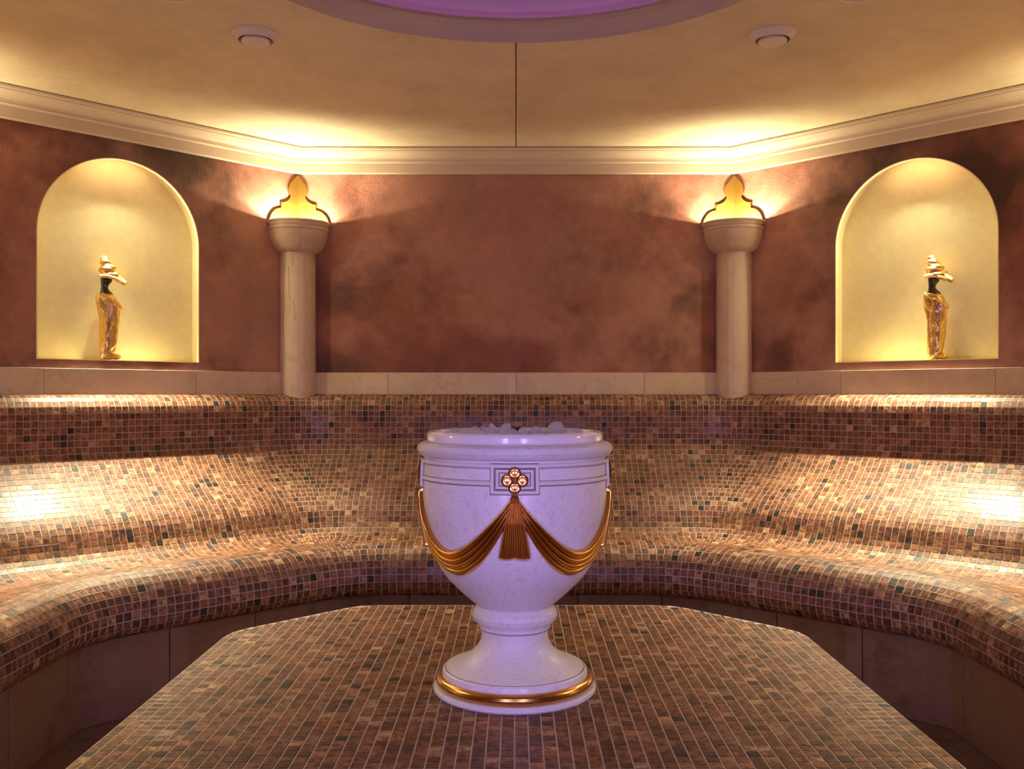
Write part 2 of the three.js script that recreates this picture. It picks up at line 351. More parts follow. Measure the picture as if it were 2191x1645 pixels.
// ceiling: two boards with a fine joint, round opening, recessed dome
const DOME_Z = 2.20, DOME_R = 0.823;
{
  const g = group('ceiling', [0, CEIL, 0]);
  for (const s of [-1, 1]) {
    const sh = new THREE.Shape(), j = 0.0020, a0 = Math.acos(j / DOME_R);
    const q = (x, z) => [s * x, -z];
    const pts = [[j, 0], [CX, 0], [SX, CZ], [SX, DZ - CZ], [CX, DZ], [j, DZ]];
    for (let k = 0; k <= 64; k++) { const a = Math.PI / 2 - (k / 64) * Math.PI; pts.push([Math.max(j, DOME_R * Math.cos(a)), DOME_Z + DOME_R * Math.sin(a)]); }
    pts.forEach(([x, z], k) => { const [u, v] = q(x, z); k ? sh.lineTo(u, v) : sh.moveTo(u, v); });
    sh.closePath();
    const geo = new THREE.ExtrudeGeometry(sh, { depth: 0.03, bevelEnabled: false });
    geo.rotateX(-Math.PI / 2);
    mesh('ceiling_board', geo, M.ceiling, g);
  }
  const strip = mesh('joint_backing', new THREE.BoxGeometry(0.03, 0.01, 1.36), M.cornice, g); strip.position.set(0, 0.020, 0.68);
  const ring = [[DOME_R, 0.0], [DOME_R - 0.002, 0.002], [DOME_R - 0.002, 0.058], [DOME_R - 0.012, 0.060], [DOME_R - 0.014, 0.066], [DOME_R - 0.008, 0.072], [DOME_R - 0.008, 0.078], [DOME_R + 0.02, 0.078], [DOME_R + 0.13, 0.078], [DOME_R + 0.13, 0.03], [DOME_R, 0.03]];
  const r = mesh('dome_ring', crease(lathe(ring, 160), 0.5), M.ceiling, g); r.position.z = DOME_Z;
  const cap = []; for (let k = 0; k <= 24; k++) { const a = k / 24 * Math.PI / 2; cap.push([(DOME_R + 0.13) * Math.cos(a) + 0.0005, 0.078 + 0.42 * Math.sin(a)]); }
  const dome = mesh('dome', lathe(cap, 160), M.dome, g); dome.position.z = DOME_Z;
  structure(g, 'cream mottled ceiling with a fine joint and a round recessed dome', 'ceiling');
  const tube = new THREE.TorusGeometry(DOME_R + 0.075, 0.012, 12, 160); tube.rotateX(Math.PI / 2);
  const t = group('dome_light', [0, CEIL + 0.094, DOME_Z]);
  mesh('light_tube', tube, M.domeTube, t);
  thing(t, 'violet ring light hidden on the ledge of the ceiling dome', 'light');
}
// floor with stone tiles in the walkway
const BASE_D = 1.06;
const platOutline = [[-0.4825, 1.512], [0.4825, 1.512], [0.787, 1.838], [0.787, 2.832], [0.4825, 3.158], [-0.4825, 3.158], [-0.787, 2.832], [-0.787, 1.838]];
const platPts = platOutline.flatMap((c, i) => {       // each corner eased into two
  const p = platOutline[(i + 7) % 8], q = platOutline[(i + 1) % 8], to = (e) => { const l = Math.hypot(e[0] - c[0], e[1] - c[1]); return [c[0] + (e[0] - c[0]) / l * 0.055, c[1] + (e[1] - c[1]) / l * 0.055]; };
  const a = to(p), b = to(q), m = [(a[0] + b[0] + 2 * c[0]) / 4, (a[1] + b[1] + 2 * c[1]) / 4];
  return [a, m, b];
});
const insidePoly = (x, z, poly, grow = 0) => { for (let i = 0; i < poly.length; i++) { const a = poly[i], b = poly[(i + 1) % poly.length], dx = b[0] - a[0], dz = b[1] - a[1], l = Math.hypot(dx, dz); if ((-dz * (x - a[0]) + dx * (z - a[1])) / l < -grow) return false; } return true; };
{
  const g = group('floor');
  const base = new THREE.BoxGeometry(SX * 2, 0.1, DZ); at(base, 0, -0.0535, DZ / 2);
  mesh('screed', base, M.darkJoint, g);
  const tg = new RoundedBoxGeometry(0.2975, 0.02, 0.2975, 1, 0.001);
  for (let k = 0; k < 16; k++) for (let j = 0; j < 16; j++) {
    const x = -2.25 + 0.3 * k, z = 0.15 + 0.3 * j, ax = Math.abs(x), dMin = Math.min(z, SX - ax, (CX + z - ax) / Math.SQRT2, DZ - z + 1, 9);
    if (z > 4.6 || dMin < BASE_D - 0.25 && z < 3.6 || dMin < 0.15 || insidePoly(x, z, platPts, -0.22) || (CX + DZ - z - ax) / Math.SQRT2 < 0.12) continue;
    const m = mesh('floor_tile', tg, M.floor[(k * 5 + j * 3) % 3], g); m.position.set(x, -0.0105, z);
  }
  structure(g, 'dark brown stone tiles of the narrow walkway round the mosaic platform', 'floor');
}

// ------------------------------------------------------------------ mosaic
const PITCH = 0.0262, JOINT = 0.0026;
// one chip: flat top with a small bevel, sides down into the grout; unit size in x and z, top at y = 0
function chipGeometry() {
  const b = 0.045, hi = 0, lo = -0.0008, deep = -0.0032, rings = [[0.5 - b, hi], [0.5, lo], [0.5, deep]], pos = [], nor = [], uv = [], idx = [];
  const quad = (a, c, d, e) => { const n = pos.length / 3; for (const q of [a, c, d, e]) { pos.push(q[0], q[1], q[2]); uv.push(q[0], q[2]); } const u = V3(c[0] - a[0], c[1] - a[1], c[2] - a[2]), v = V3(e[0] - a[0], e[1] - a[1], e[2] - a[2]), w = u.cross(v).normalize(); for (let k = 0; k < 4; k++) nor.push(w.x, w.y, w.z); idx.push(n, n + 1, n + 2, n, n + 2, n + 3); };
  const c = (r, y) => [[-r, y, -r], [-r, y, r], [r, y, r], [r, y, -r]];
  const [t0, t1, t2] = rings.map(([r, y]) => c(r, y));
  quad(...t0);
  for (let k = 0; k < 4; k++) { const k2 = (k + 1) % 4; quad(t0[k2], t0[k], t1[k], t1[k2]); quad(t1[k2], t1[k], t2[k], t2[k2]); }
  return { pos, nor, uv, idx };
}
const CHIP = chipGeometry(), CHIP_N = CHIP.pos.length / 3;
function tone() {
  const r = rnd();
  const j = () => 0.82 + 0.36 * rnd();
  if (r < 0.03) { const k = j(); return [0.042 * k, 0.029 * k, 0.024 * k]; }
  if (r < 0.18) { const k = j(); return [0.140 * k, 0.064 * k, 0.037 * k]; }
  if (r < 0.84) { const k = j(); return [0.245 * k, 0.116 * k, 0.067 * k]; }
  if (r < 0.96) { const k = j(); return [0.34 * k, 0.188 * k, 0.114 * k]; }
  const k = j(); return [0.45 * k, 0.31 * k, 0.20 * k];
}
const chipVariants = [];
for (let v = 0; v < 40; v++) {
  const g = new THREE.BufferGeometry(), c = tone(), ox = rnd(), oy = rnd();
  g.setAttribute('position', new THREE.Float32BufferAttribute(CHIP.pos, 3));
  g.setAttribute('normal', new THREE.Float32BufferAttribute(CHIP.nor, 3));
  g.setAttribute('uv', new THREE.Float32BufferAttribute(CHIP.uv.map((q, i) => q * 0.13 + (i % 2 ? oy : ox)), 2));
  g.setAttribute('color', new THREE.Float32BufferAttribute(Array.from({ length: CHIP_N * 3 }, (_, i) => c[i % 3]), 3));
  g.setIndex(CHIP.idx);
  chipVariants.push(g);
}
// list of chips: matrix (columns u = along, n = out, v = across), with sizes; shown area decides which are parts of their own
const proj = (p) => { const z = 4.41 - p.z; return z > 0.05 ? [1104 + p.x * F / z, 843 - (p.y - EYE) * F / z] : null; };
function placeMosaic(parent, chips, hidden) {
  for (const c of chips) {
    const q = [[-0.5, -0.5], [0.5, -0.5], [0.5, 0.5], [-0.5, 0.5]].map(([a, b]) => proj(V3(c.p[0] + c.u[0] * a * c.w + c.v[0] * b * c.l, c.p[1] + c.u[1] * a * c.w + c.v[1] * b * c.l, c.p[2] + c.u[2] * a * c.w + c.v[2] * b * c.l)));
    c.area = 0;
    if (q.every((e) => e && e[0] > 0 && e[0] < W && e[1] > 0 && e[1] < H)) {
      const facing = c.n[0] * (0 - c.p[0]) + c.n[1] * (EYE - c.p[1]) + c.n[2] * (4.41 - c.p[2]);
      if (facing > 0 && !(hidden && hidden(c))) { let s = 0; for (let k = 0; k < 4; k++) { const a = q[k], b = q[(k + 1) % 4]; s += a[0] * b[1] - a[1] * b[0]; } c.area = Math.abs(s) / 2; }
    }
  }
  const order = chips.map((c, i) => i).sort((a, b) => chips[b].area - chips[a].area);
  const single = new Set(order.slice(0, 300).filter((i) => chips[i].area > 0));
  const rest = chips.length - single.size, pos = new Float32Array(rest * CHIP_N * 3), nor = new Float32Array(rest * CHIP_N * 3), col = new Float32Array(rest * CHIP_N * 3), uv = new Float32Array(rest * CHIP_N * 2), idx = new Uint32Array(rest * CHIP.idx.length);
  let k = 0;
  chips.forEach((c, i) => {
    if (single.has(i)) {
      const m = mesh('tile', chipVariants[Math.floor(rnd() * 40)], M.tile, parent);
      m.matrixAutoUpdate = true;
      const mat = new THREE.Matrix4().makeBasis(V3(c.u[0], c.u[1], c.u[2]), V3(c.n[0], c.n[1], c.n[2]), V3(c.v[0], c.v[1], c.v[2]));
      m.quaternion.setFromRotationMatrix(mat); m.position.set(...c.p); m.scale.set(c.w, 1, c.l);
      return;
    }
    const tn = tone(), ox = rnd(), oy = rnd(), o = k * CHIP_N;
    for (let q = 0; q < CHIP_N; q++) {
      const x = CHIP.pos[q * 3] * c.w, y = CHIP.pos[q * 3 + 1], z = CHIP.pos[q * 3 + 2] * c.l, a = CHIP.nor[q * 3], b = CHIP.nor[q * 3 + 1], d = CHIP.nor[q * 3 + 2];
      for (let e = 0; e < 3; e++) {
        pos[(o + q) * 3 + e] = c.p[e] + c.u[e] * x + c.n[e] * y + c.v[e] * z;
        nor[(o + q) * 3 + e] = c.u[e] * a + c.n[e] * b + c.v[e] * d;
        col[(o + q) * 3 + e] = tn[e];
      }
      uv[(o + q) * 2] = CHIP.uv[q * 2] * 0.13 + ox; uv[(o + q) * 2 + 1] = CHIP.uv[q * 2 + 1] * 0.13 + oy;
    }
    for (let q = 0; q < CHIP.idx.length; q++) idx[k * CHIP.idx.length + q] = CHIP.idx[q] + o;
    k++;
  });
  const g = new THREE.BufferGeometry();
  g.setAttribute('position', new THREE.BufferAttribute(pos, 3)); g.setAttribute('normal', new THREE.BufferAttribute(nor, 3));
  g.setAttribute('color', new THREE.BufferAttribute(col, 3)); g.setAttribute('uv', new THREE.BufferAttribute(uv, 2));
  g.setIndex(new THREE.BufferAttribute(idx, 1));
  mesh('mosaic_field', g, M.tile, parent).userData.kind = 'stuff';
}
const jitter = (c, k = 0.022) => {        // hand-laid: chips lean and shift a little
  const a = (rnd() - 0.5) * k * 2, b = (rnd() - 0.5) * k * 2, norm = (w) => { const l = Math.hypot(...w); return w.map((q) => q / l); };
  const u = norm(c.u.map((q, i) => q + c.n[i] * a)), n0 = norm(c.n.map((q, i) => q - c.u[i] * a + c.v[i] * b));
  const v = [u[1] * n0[2] - u[2] * n0[1], u[2] * n0[0] - u[0] * n0[2], u[0] * n0[1] - u[1] * n0[0]];
  const n = [v[1] * u[2] - v[2] * u[1], v[2] * u[0] - v[0] * u[2], v[0] * u[1] - v[1] * u[0]];
  return { ...c, u, n, v };
};

// bench
const FILLET = 0.36;
const benchProfile = spline([[0.002, 0.0], [0.025, -0.004], [0.05, -0.012], [0.071, -0.027], [0.086, -0.049], [0.0905, -0.075], [0.0905, -0.13], [0.089, -0.19], [0.095, -0.232], [0.115, -0.265], [0.170, -0.325], [0.235, -0.380], [0.305, -0.431], [0.345, -0.465], [0.372, -0.497], [0.388, -0.530], [0.405, -0.563], [0.440, -0.592], [0.495, -0.609], [0.57, -0.615], [0.67, -0.607], [0.78, -0.582], [0.89, -0.553], [0.97, -0.537], [1.03, -0.539], [1.075, -0.557], [1.105, -0.587], [1.120, -0.620], [1.124, -0.652], [1.120, -0.680], [1.104, -0.702], [1.078, -0.714]], 400);
{
  const bench = group('mosaic_bench');
  // arc length along the profile
  const L = [0]; for (let i = 1; i < benchProfile.length; i++) L.push(L[i - 1] + Math.hypot(benchProfile[i][0] - benchProfile[i - 1][0], benchProfile[i][1] - benchProfile[i - 1][1]));
  const total = L[L.length - 1], rows = Math.round(total / PITCH), pitch = total / rows;
  const pointAt = (s) => { let i = 1; while (i < L.length - 1 && L[i] < s) i++; const t = clamp((s - L[i - 1]) / (L[i] - L[i - 1])); return [lerp(benchProfile[i - 1][0], benchProfile[i][0], t), lerp(benchProfile[i - 1][1], benchProfile[i][1], t)]; };
  const chips = [];
  for (let r = 0; r < rows; r++) {
    const a = pointAt(r * pitch), b = pointAt((r + 1) * pitch), d = (a[0] + b[0]) / 2, h = (a[1] + b[1]) / 2;
    let td = b[0] - a[0], ty = b[1] - a[1]; const tl = Math.hypot(td, ty); td /= tl; ty /= tl;
    const lift = 0.0008, path = benchPath(d, FILLET);
    const put = (q, w) => {
      const v = [q.n[0] * td, ty, q.n[1] * td], n = [-ty * q.n[0], td, -ty * q.n[1]], u = [-q.t[0], 0, -q.t[1]];
      // u x n must equal v's partner: keep a right-handed frame (u, n, v)
      chips.push(jitter({ p: [q.p[0] + n[0] * lift, Y(h) + n[1] * lift, q.p[1] + n[2] * lift], u: [-(n[1] * v[2] - n[2] * v[1]) * -1, -(n[2] * v[0] - n[0] * v[2]) * -1, -(n[0] * v[1] - n[1] * v[0]) * -1], n, v, w: w - JOINT, l: Math.min(pitch, tl) - JOINT }));
    };
    // straight pieces keep their columns in line from row to row; what is left over goes into the bends
    const spare = [];
    path.forEach((seg, i) => {
      if (!seg.straight) return;
      const mid = seg.k === 0 ? seg.s0 : seg.k === 4 ? seg.s1 : seg.f.len / 2;
      const k0 = Math.ceil((seg.s0 - mid) / PITCH - 1e-6), k1 = Math.floor((seg.s1 - mid) / PITCH + 1e-6);
      for (let k = k0; k < k1; k++) put(seg.at(mid + (k + 0.5) * PITCH - seg.s0), PITCH);
      spare[i] = [mid + k0 * PITCH - seg.s0, seg.s1 - (mid + k1 * PITCH)];
    });
    path.forEach((seg, i) => {
      if (seg.straight) return;
      const before = path[i - 1], after = path[i + 1], s0 = spare[i - 1][1], s1 = spare[i + 1][0], len = s0 + seg.len + s1, n = Math.max(1, Math.round(len / PITCH)), w = len / n;
      for (let k = 0; k < n; k++) {
        const s = (k + 0.5) * w;
        put(s < s0 ? before.at(before.len - s0 + s) : s < s0 + seg.len ? seg.at(s - s0) : after.at(s - s0 - seg.len), w);
      }
    });
  }
  // grout body under the chips
  const fineP = []; for (let i = 0; i <= 110; i++) fineP.push(pointAt(total * i / 110));
  const cols = []; const path0 = benchPath(0.5, FILLET);
  path0.forEach((seg, i) => { const n = seg.straight ? 4 : 14; for (let k = i ? 1 : 0; k <= n; k++) cols.push([i, k / n]); });
  const pos = [], uv = [], idx = [];
  const ringPts = [...fineP.map(([d, h], i) => { const a = fineP[Math.max(0, i - 1)], b = fineP[Math.min(110, i + 1)], tl = Math.hypot(b[0] - a[0], b[1] - a[1]), td = (b[0] - a[0]) / tl, ty = (b[1] - a[1]) / tl; return [Math.max(0.001, d + ty * 0.0008), h - td * 0.0008]; }), [1.05, -0.716], [1.049, -0.7165], [1.049, -EYE + 0.001]];
  ringPts.forEach(([d, h], j) => { const path = benchPath(d, j >= ringPts.length - 2 ? 0.004 : FILLET); cols.forEach(([i, t]) => { const q = path[i].at(t * path[i].len); pos.push(q.p[0], Y(h), q.p[1]); uv.push(q.p[0] + q.p[1], h); }); });
  const nc = cols.length;
  for (let j = 0; j < ringPts.length - 1; j++) for (let i = 0; i < nc - 1; i++) { const a = j * nc + i, b = a + nc; idx.push(a, a + 1, b, b, a + 1, b + 1); }
  const bg = new THREE.BufferGeometry();
  bg.setAttribute('position', new THREE.Float32BufferAttribute(pos, 3)); bg.setAttribute('uv', new THREE.Float32BufferAttribute(uv, 2)); bg.setIndex(idx); bg.computeVertexNormals();
  mesh('grout_body', bg, M.grout, bench);
  // ends of the bench
  for (const s of [-1, 1]) {
    const sh = new THREE.Shape(); sh.moveTo(0.001, 0); ringPts.forEach(([d, h]) => sh.lineTo(d, Y(h))); sh.lineTo(0.001, 0.001);
    const eg = new THREE.ExtrudeGeometry(sh, { depth: 0.01, bevelEnabled: false });
    if (s < 0) at(eg, -SX, 0, BENCH_END - 0.002); else { eg.rotateY(Math.PI); at(eg, SX, 0, BENCH_END + 0.008); }
    mesh('end_panel', eg, M.grout, bench);
  }
  // stone panels of the base
  const seamSets = { 0: [-9, 0.65, 0.95, 1.25, 1.55, 9], 1: [0.44, 0.82, 1.11, 9], 7: [-9, 1.816 - 1.11, 1.816 - 0.82, 9], 2: [-9, 0.51, 0.825, 1.14, 1.45, 1.76, 2.07], 6: [0.04, 0.35, 0.66, 0.97, 1.28, 1.592, 9] };
  const sideLen = DZ - 2 * CZ;
  for (const i of runs) {
    const f = wallFrame(i); let lo = T22 * BASE_D, hi = f.len - T22 * BASE_D;
    if (i === 6) lo = (DZ - CZ) - BENCH_END; if (i === 2) hi = BENCH_END - CZ;
    const cuts = [lo, ...seamSets[i].filter((s) => s > lo + 0.02 && s < hi - 0.02), hi];
    for (let k = 0; k < cuts.length - 1; k++) {
      const w = cuts[k + 1] - cuts[k] - 0.003, hgt = EYE - 0.708, b = new RoundedBoxGeometry(w, hgt, 0.014, 1, 0.001), [x, z] = f.p((cuts[k] + cuts[k + 1]) / 2, BASE_D);
      const uvA = b.attributes.uv, p = b.attributes.position, off = rnd() * 4;
      for (let q = 0; q < uvA.count; q++) uvA.setXY(q, p.getY(q) + off, p.getX(q) + off);
      const m = mesh('base_panel', b, M.slab[(k + i) % 4], bench); m.position.set(x, hgt / 2 + 0.001, z); m.rotation.y = f.angle;
    }
  }
  placeMosaic(bench, chips);
  thing(bench, 'curved built-in bench covered in small brown mosaic tiles, lining the walls', 'bench');
}

// platform
const PLAT_H = EYE - 0.65, URN = [-0.0026, PLAT_H, 2.335];
{
  const plat = group('mosaic_platform', [0, 0, 0]);
  const R = 0.022;     // rounded edge
  const sh = new THREE.Shape(platPts.map(([x, z]) => new THREE.Vector2(x, -z)));
  const core = new THREE.ExtrudeGeometry(sh, { depth: PLAT_H - 0.0016 - 0.003, bevelEnabled: true, bevelThickness: 0.003, bevelSize: 0.003, bevelOffset: -0.005, bevelSegments: 2 });
  core.rotateX(-Math.PI / 2); at(core, 0, 0.0005, 0);
  core.translate(0, 0, 0);
  mesh('grout_core', core, M.grout, plat);
  const chips = [];
  const grow = -0.003;
  for (let i = -30; i < 30; i++) for (let j = -32; j < 32; j++) {
    const x = (i + 0.5) * PITCH + URN[0], z = URN[2] + (j + 0.5) * PITCH;
    // clip the chip with the outline: chips cut by the slanted edges are trimmed to what fits
    let x0 = x - PITCH / 2, x1 = x + PITCH / 2; const z0 = z - PITCH / 2, z1 = z + PITCH / 2;
    const ok = (px, pz) => insidePoly(px, pz, platPts, grow);
    if (!ok(x, z)) continue;
    if (Math.hypot(x - URN[0], z - URN[2]) < 0.155) continue;
    while (!(ok(x1, z0) && ok(x1, z1)) && x1 - x0 > 0.006) x1 -= 0.002;
    while (!(ok(x0, z0) && ok(x0, z1)) && x1 - x0 > 0.006) x0 += 0.002;
    if (x1 - x0 < 0.008 || !ok(x0, z0) || !ok(x1, z1) || !ok(x0, z1) || !ok(x1, z0)) continue;
    chips.push(jitter({ p: [(x0 + x1) / 2, PLAT_H, z], u: [1, 0, 0], n: [0, 1, 0], v: [0, 0, 1], w: x1 - x0 - JOINT, l: PITCH - JOINT }, 0.010));
  }
  // edge row (turned over the rounded edge) and the side
  for (let k = 0; k < platPts.length; k++) {
    const a = platPts[k], b = platPts[(k + 1) % platPts.length], dx = b[0] - a[0], dz = b[1] - a[1], len = Math.hypot(dx, dz), t = [dx / len, dz / len], out = [dz / len, -dx / len];
    const n = Math.max(1, Math.round((len - 0.006) / PITCH)), w = len / n;
    for (let q = 0; q < n; q++) {
      const s = (q + 0.5) * w, c = [a[0] + t[0] * s, a[1] + t[1] * s];
      for (let r = 0; r < 11; r++) {
        const h = PLAT_H - 0.004 - (r + 0.5) * PITCH;
        if (h < 0.012) continue;
        chips.push(jitter({ p: [c[0], h, c[1]], u: [-t[0], 0, -t[1]], n: [out[0], 0, out[1]], v: [0, -1, 0], w: w - JOINT, l: PITCH - JOINT }));
      }
    }
  }
  placeMosaic(plat, chips, (c) => Math.abs(c.p[0]) < 0.19 && c.p[2] < URN[2] + 0.1);
  thing(plat, 'low eight-sided platform of small brown mosaic tiles under the urn', 'platform');
}

// ------------------------------------------------------------------ columns with bowls, crests and bulbs
const shaftGeo = (() => { const pts = [[0.0845, -0.012], [0.0845, 0.02], [0.0842, 0.3], [0.0838, 0.675]]; const g = crease(lathe(pts, 64), 0.5); const uv = g.attributes.uv; for (let i = 0; i < uv.count; i++) uv.setXY(i, uv.getX(i) * 0.53, uv.getY(i) * 0.66); return g; })();
const bowlGeo = (() => {
  const o = spline([[0.0865, 0.6575], [0.096, 0.661], [0.110, 0.671], [0.1255, 0.693], [0.1370, 0.724], [0.1435, 0.760]], 24);
  const pts = [[0.0005, 0.6575], ...o, [0.1475, 0.7605], [0.1475, 0.7725], [0.1455, 0.7735], [0.1455, 0.7755], [0.149, 0.7765], [0.150, 0.785], [0.1505, 0.789], [0.154, 0.7905], [0.155, 0.796], [0.153, 0.800], [0.144, 0.800], [0.141, 0.792], [0.136, 0.760], [0.118, 0.722], [0.085, 0.705], [0.0005, 0.702]];
  const g = crease(lathe(pts, 96), 0.5); const uv = g.attributes.uv; for (let i = 0; i < uv.count; i++) uv.setXY(i, uv.getX(i) * 0.9, uv.getY(i) * 0.4);
  return g;
})();
function crestShape(s) {           // half of the crest, crease at x = 0
  const sh = new THREE.Shape();
  sh.moveTo(0, 0.742); sh.lineTo(0.128 * s, 0.742);
  sh.lineTo(0.140 * s, 0.775);
  sh.bezierCurveTo(0.142 * s, 0.815, 0.122 * s, 0.857, 0.083 * s, 0.862);
  sh.lineTo(0.083 * s, 0.888);
  sh.bezierCurveTo(0.062 * s, 0.890, 0.042 * s, 0.902, 0.037 * s, 0.926);
  sh.bezierCurveTo(0.050 * s, 0.943, 0.050 * s, 0.968, 0.036 * s, 0.987);
  sh.lineTo(0.004 * s, 1.024); sh.lineTo(0, 1.025); sh.lineTo(0, 0.742);
  return sh;
}
const corners = [[7, 0, 'left of the urn'], [0, 1, 'right of the urn'], [6, 7, 'at the far left corner'], [1, 2, 'at the far right corner']];
for (const [i, j, where] of corners) {
  const c = P[j], a = wallFrame(i), b = wallFrame(j), bis = V3(a.n[0] + b.n[0], 0, a.n[1] + b.n[1]).normalize();
  const ang = Math.atan2(bis.x, bis.z);
  const g = group('corner_column', [c[0] + bis.x * 0.012, EYE - 0.010, c[1] + bis.z * 0.012]);
  g.rotation.y = ang;
  const sh = mesh('shaft', shaftGeo, M.column, g); sh.position.y = 0.0;
  const bowl = mesh('bowl', bowlGeo, M.column, g); bowl.position.y = 0.010;
  // carved panel in the bowl's band: bars and a ring
  const bits = [];
  for (const [x, w] of [[-0.020, 0.0022], [0.020, 0.0022], [-0.0135, 0.0014]]) { const q = new RoundedBoxGeometry(w, 0.019, 0.003, 1, 0.0006); bits.push(at(q.clone(), x, 0.7795, Math.sqrt(0.1506 ** 2 - x * x))); }
  const frame = new RoundedBoxGeometry(0.040, 0.021, 0.0022, 1, 0.0006); bits.push(at(frame.clone(), 0, 0.7795, 0.1488));
  const ring = new THREE.TorusGeometry(0.0052, 0.0015, 8, 20); bits.push(at(ring.toNonIndexed(), -0.004, 0.7795, 0.1506));
  for (let k = 0; k < 5; k++) { const q = new THREE.SphereGeometry(0.0018, 8, 6), an = k / 5 * 6.283; bits.push(at(q.toNonIndexed(), 0.0105 + Math.cos(an) * 0.0034, 0.7795 + Math.sin(an) * 0.0034, 0.1502)); }
  const carve = mesh('carved_panel', mergeGeometries(bits.map((q) => { const r = q.clone(); for (const k of Object.keys(r.attributes)) if (!['position', 'normal', 'uv'].includes(k)) r.deleteAttribute(k); return r; })), M.column, g); carve.position.y = 0.010;
  if (i === 7) {      // old cracks in the shaft
    for (const line of [[[-0.033, 0.665], [-0.0325, 0.645], [-0.034, 0.625], [-0.033, 0.600]], [[-0.031, 0.445], [-0.029, 0.415], [-0.025, 0.385], [-0.020, 0.360], [-0.026, 0.352], [-0.033, 0.349], [-0.027, 0.372]], [[-0.052, 0.60], [-0.050, 0.545], [-0.049, 0.49], [-0.047, 0.44]]]) {
      const pts = line.map(([x, y]) => V3(x, y, Math.sqrt(0.0841 ** 2 - x * x)));
      mesh('crack', new THREE.TubeGeometry(new THREE.CatmullRomCurve3(pts), 24, 0.0008, 5), M.groove, g);
    }
  }
  // two bulbs, one on each side of the crest
  for (const s of [-1, 1]) {
    g.updateMatrixWorld(true);
    const bp = g.localToWorld(V3(s * 0.046, 0.790, 0.112)), wx = bp.x, wy = bp.y, wz = bp.z;
    const local = g.worldToLocal.bind(g); g.updateMatrixWorld(true);
    const q = local(V3(wx, wy, wz));
    const bulb = mesh('bulb', new THREE.CapsuleGeometry(0.007, 0.014, 6, 12), M.bulb, g); bulb.position.copy(q);
    const sock = mesh('socket', new THREE.CylinderGeometry(0.006, 0.008, 0.04, 12), M.steel, g); sock.position.set(q.x, q.y - 0.032, q.z);
    const p = new THREE.PointLight(WARM, BULB_CD, 0, 2); p.name = 'column_bulb_lamp'; p.position.set(wx, wy, wz); p.castShadow = true; p.shadow.radius = 0.3; scene.add(p);
  }
  thing(g, where.startsWith('at') ? `beige stone wall column with a lit bowl ${where} beyond the niche` : `beige stone half column with a lit bowl on top, ${where}`, 'column', { group: 'stone corner columns with lit bowls' });
  // crest: two gilt leaves folded along the corner
  const cr = group('gold_crest', [c[0], EYE, c[1]]);
  for (const [f, s] of [[a, -1.1], [b, 1.1]]) {
    const geo = new THREE.ExtrudeGeometry(crestShape(s), { depth: 0.006, bevelEnabled: true, bevelThickness: 0.0012, bevelSize: 0.0012, bevelOffset: -0.0012, bevelSegments: 2, curveSegments: 16 });
    const leaf = mesh('gilt_leaf', geo, M.goldLeaf, cr);
    leaf.rotation.y = f.angle; leaf.position.set(f.n[0] * 0.005 + bis.x * 0.002, 0, f.n[1] * 0.005 + bis.z * 0.002);
  }
  thing(cr, where.startsWith('at') ? `folded gold crest above the bowl ${where}` : `folded gold crest standing in the column bowl ${where}`, 'ornament', { group: 'gold crests above the column bowls' });
}

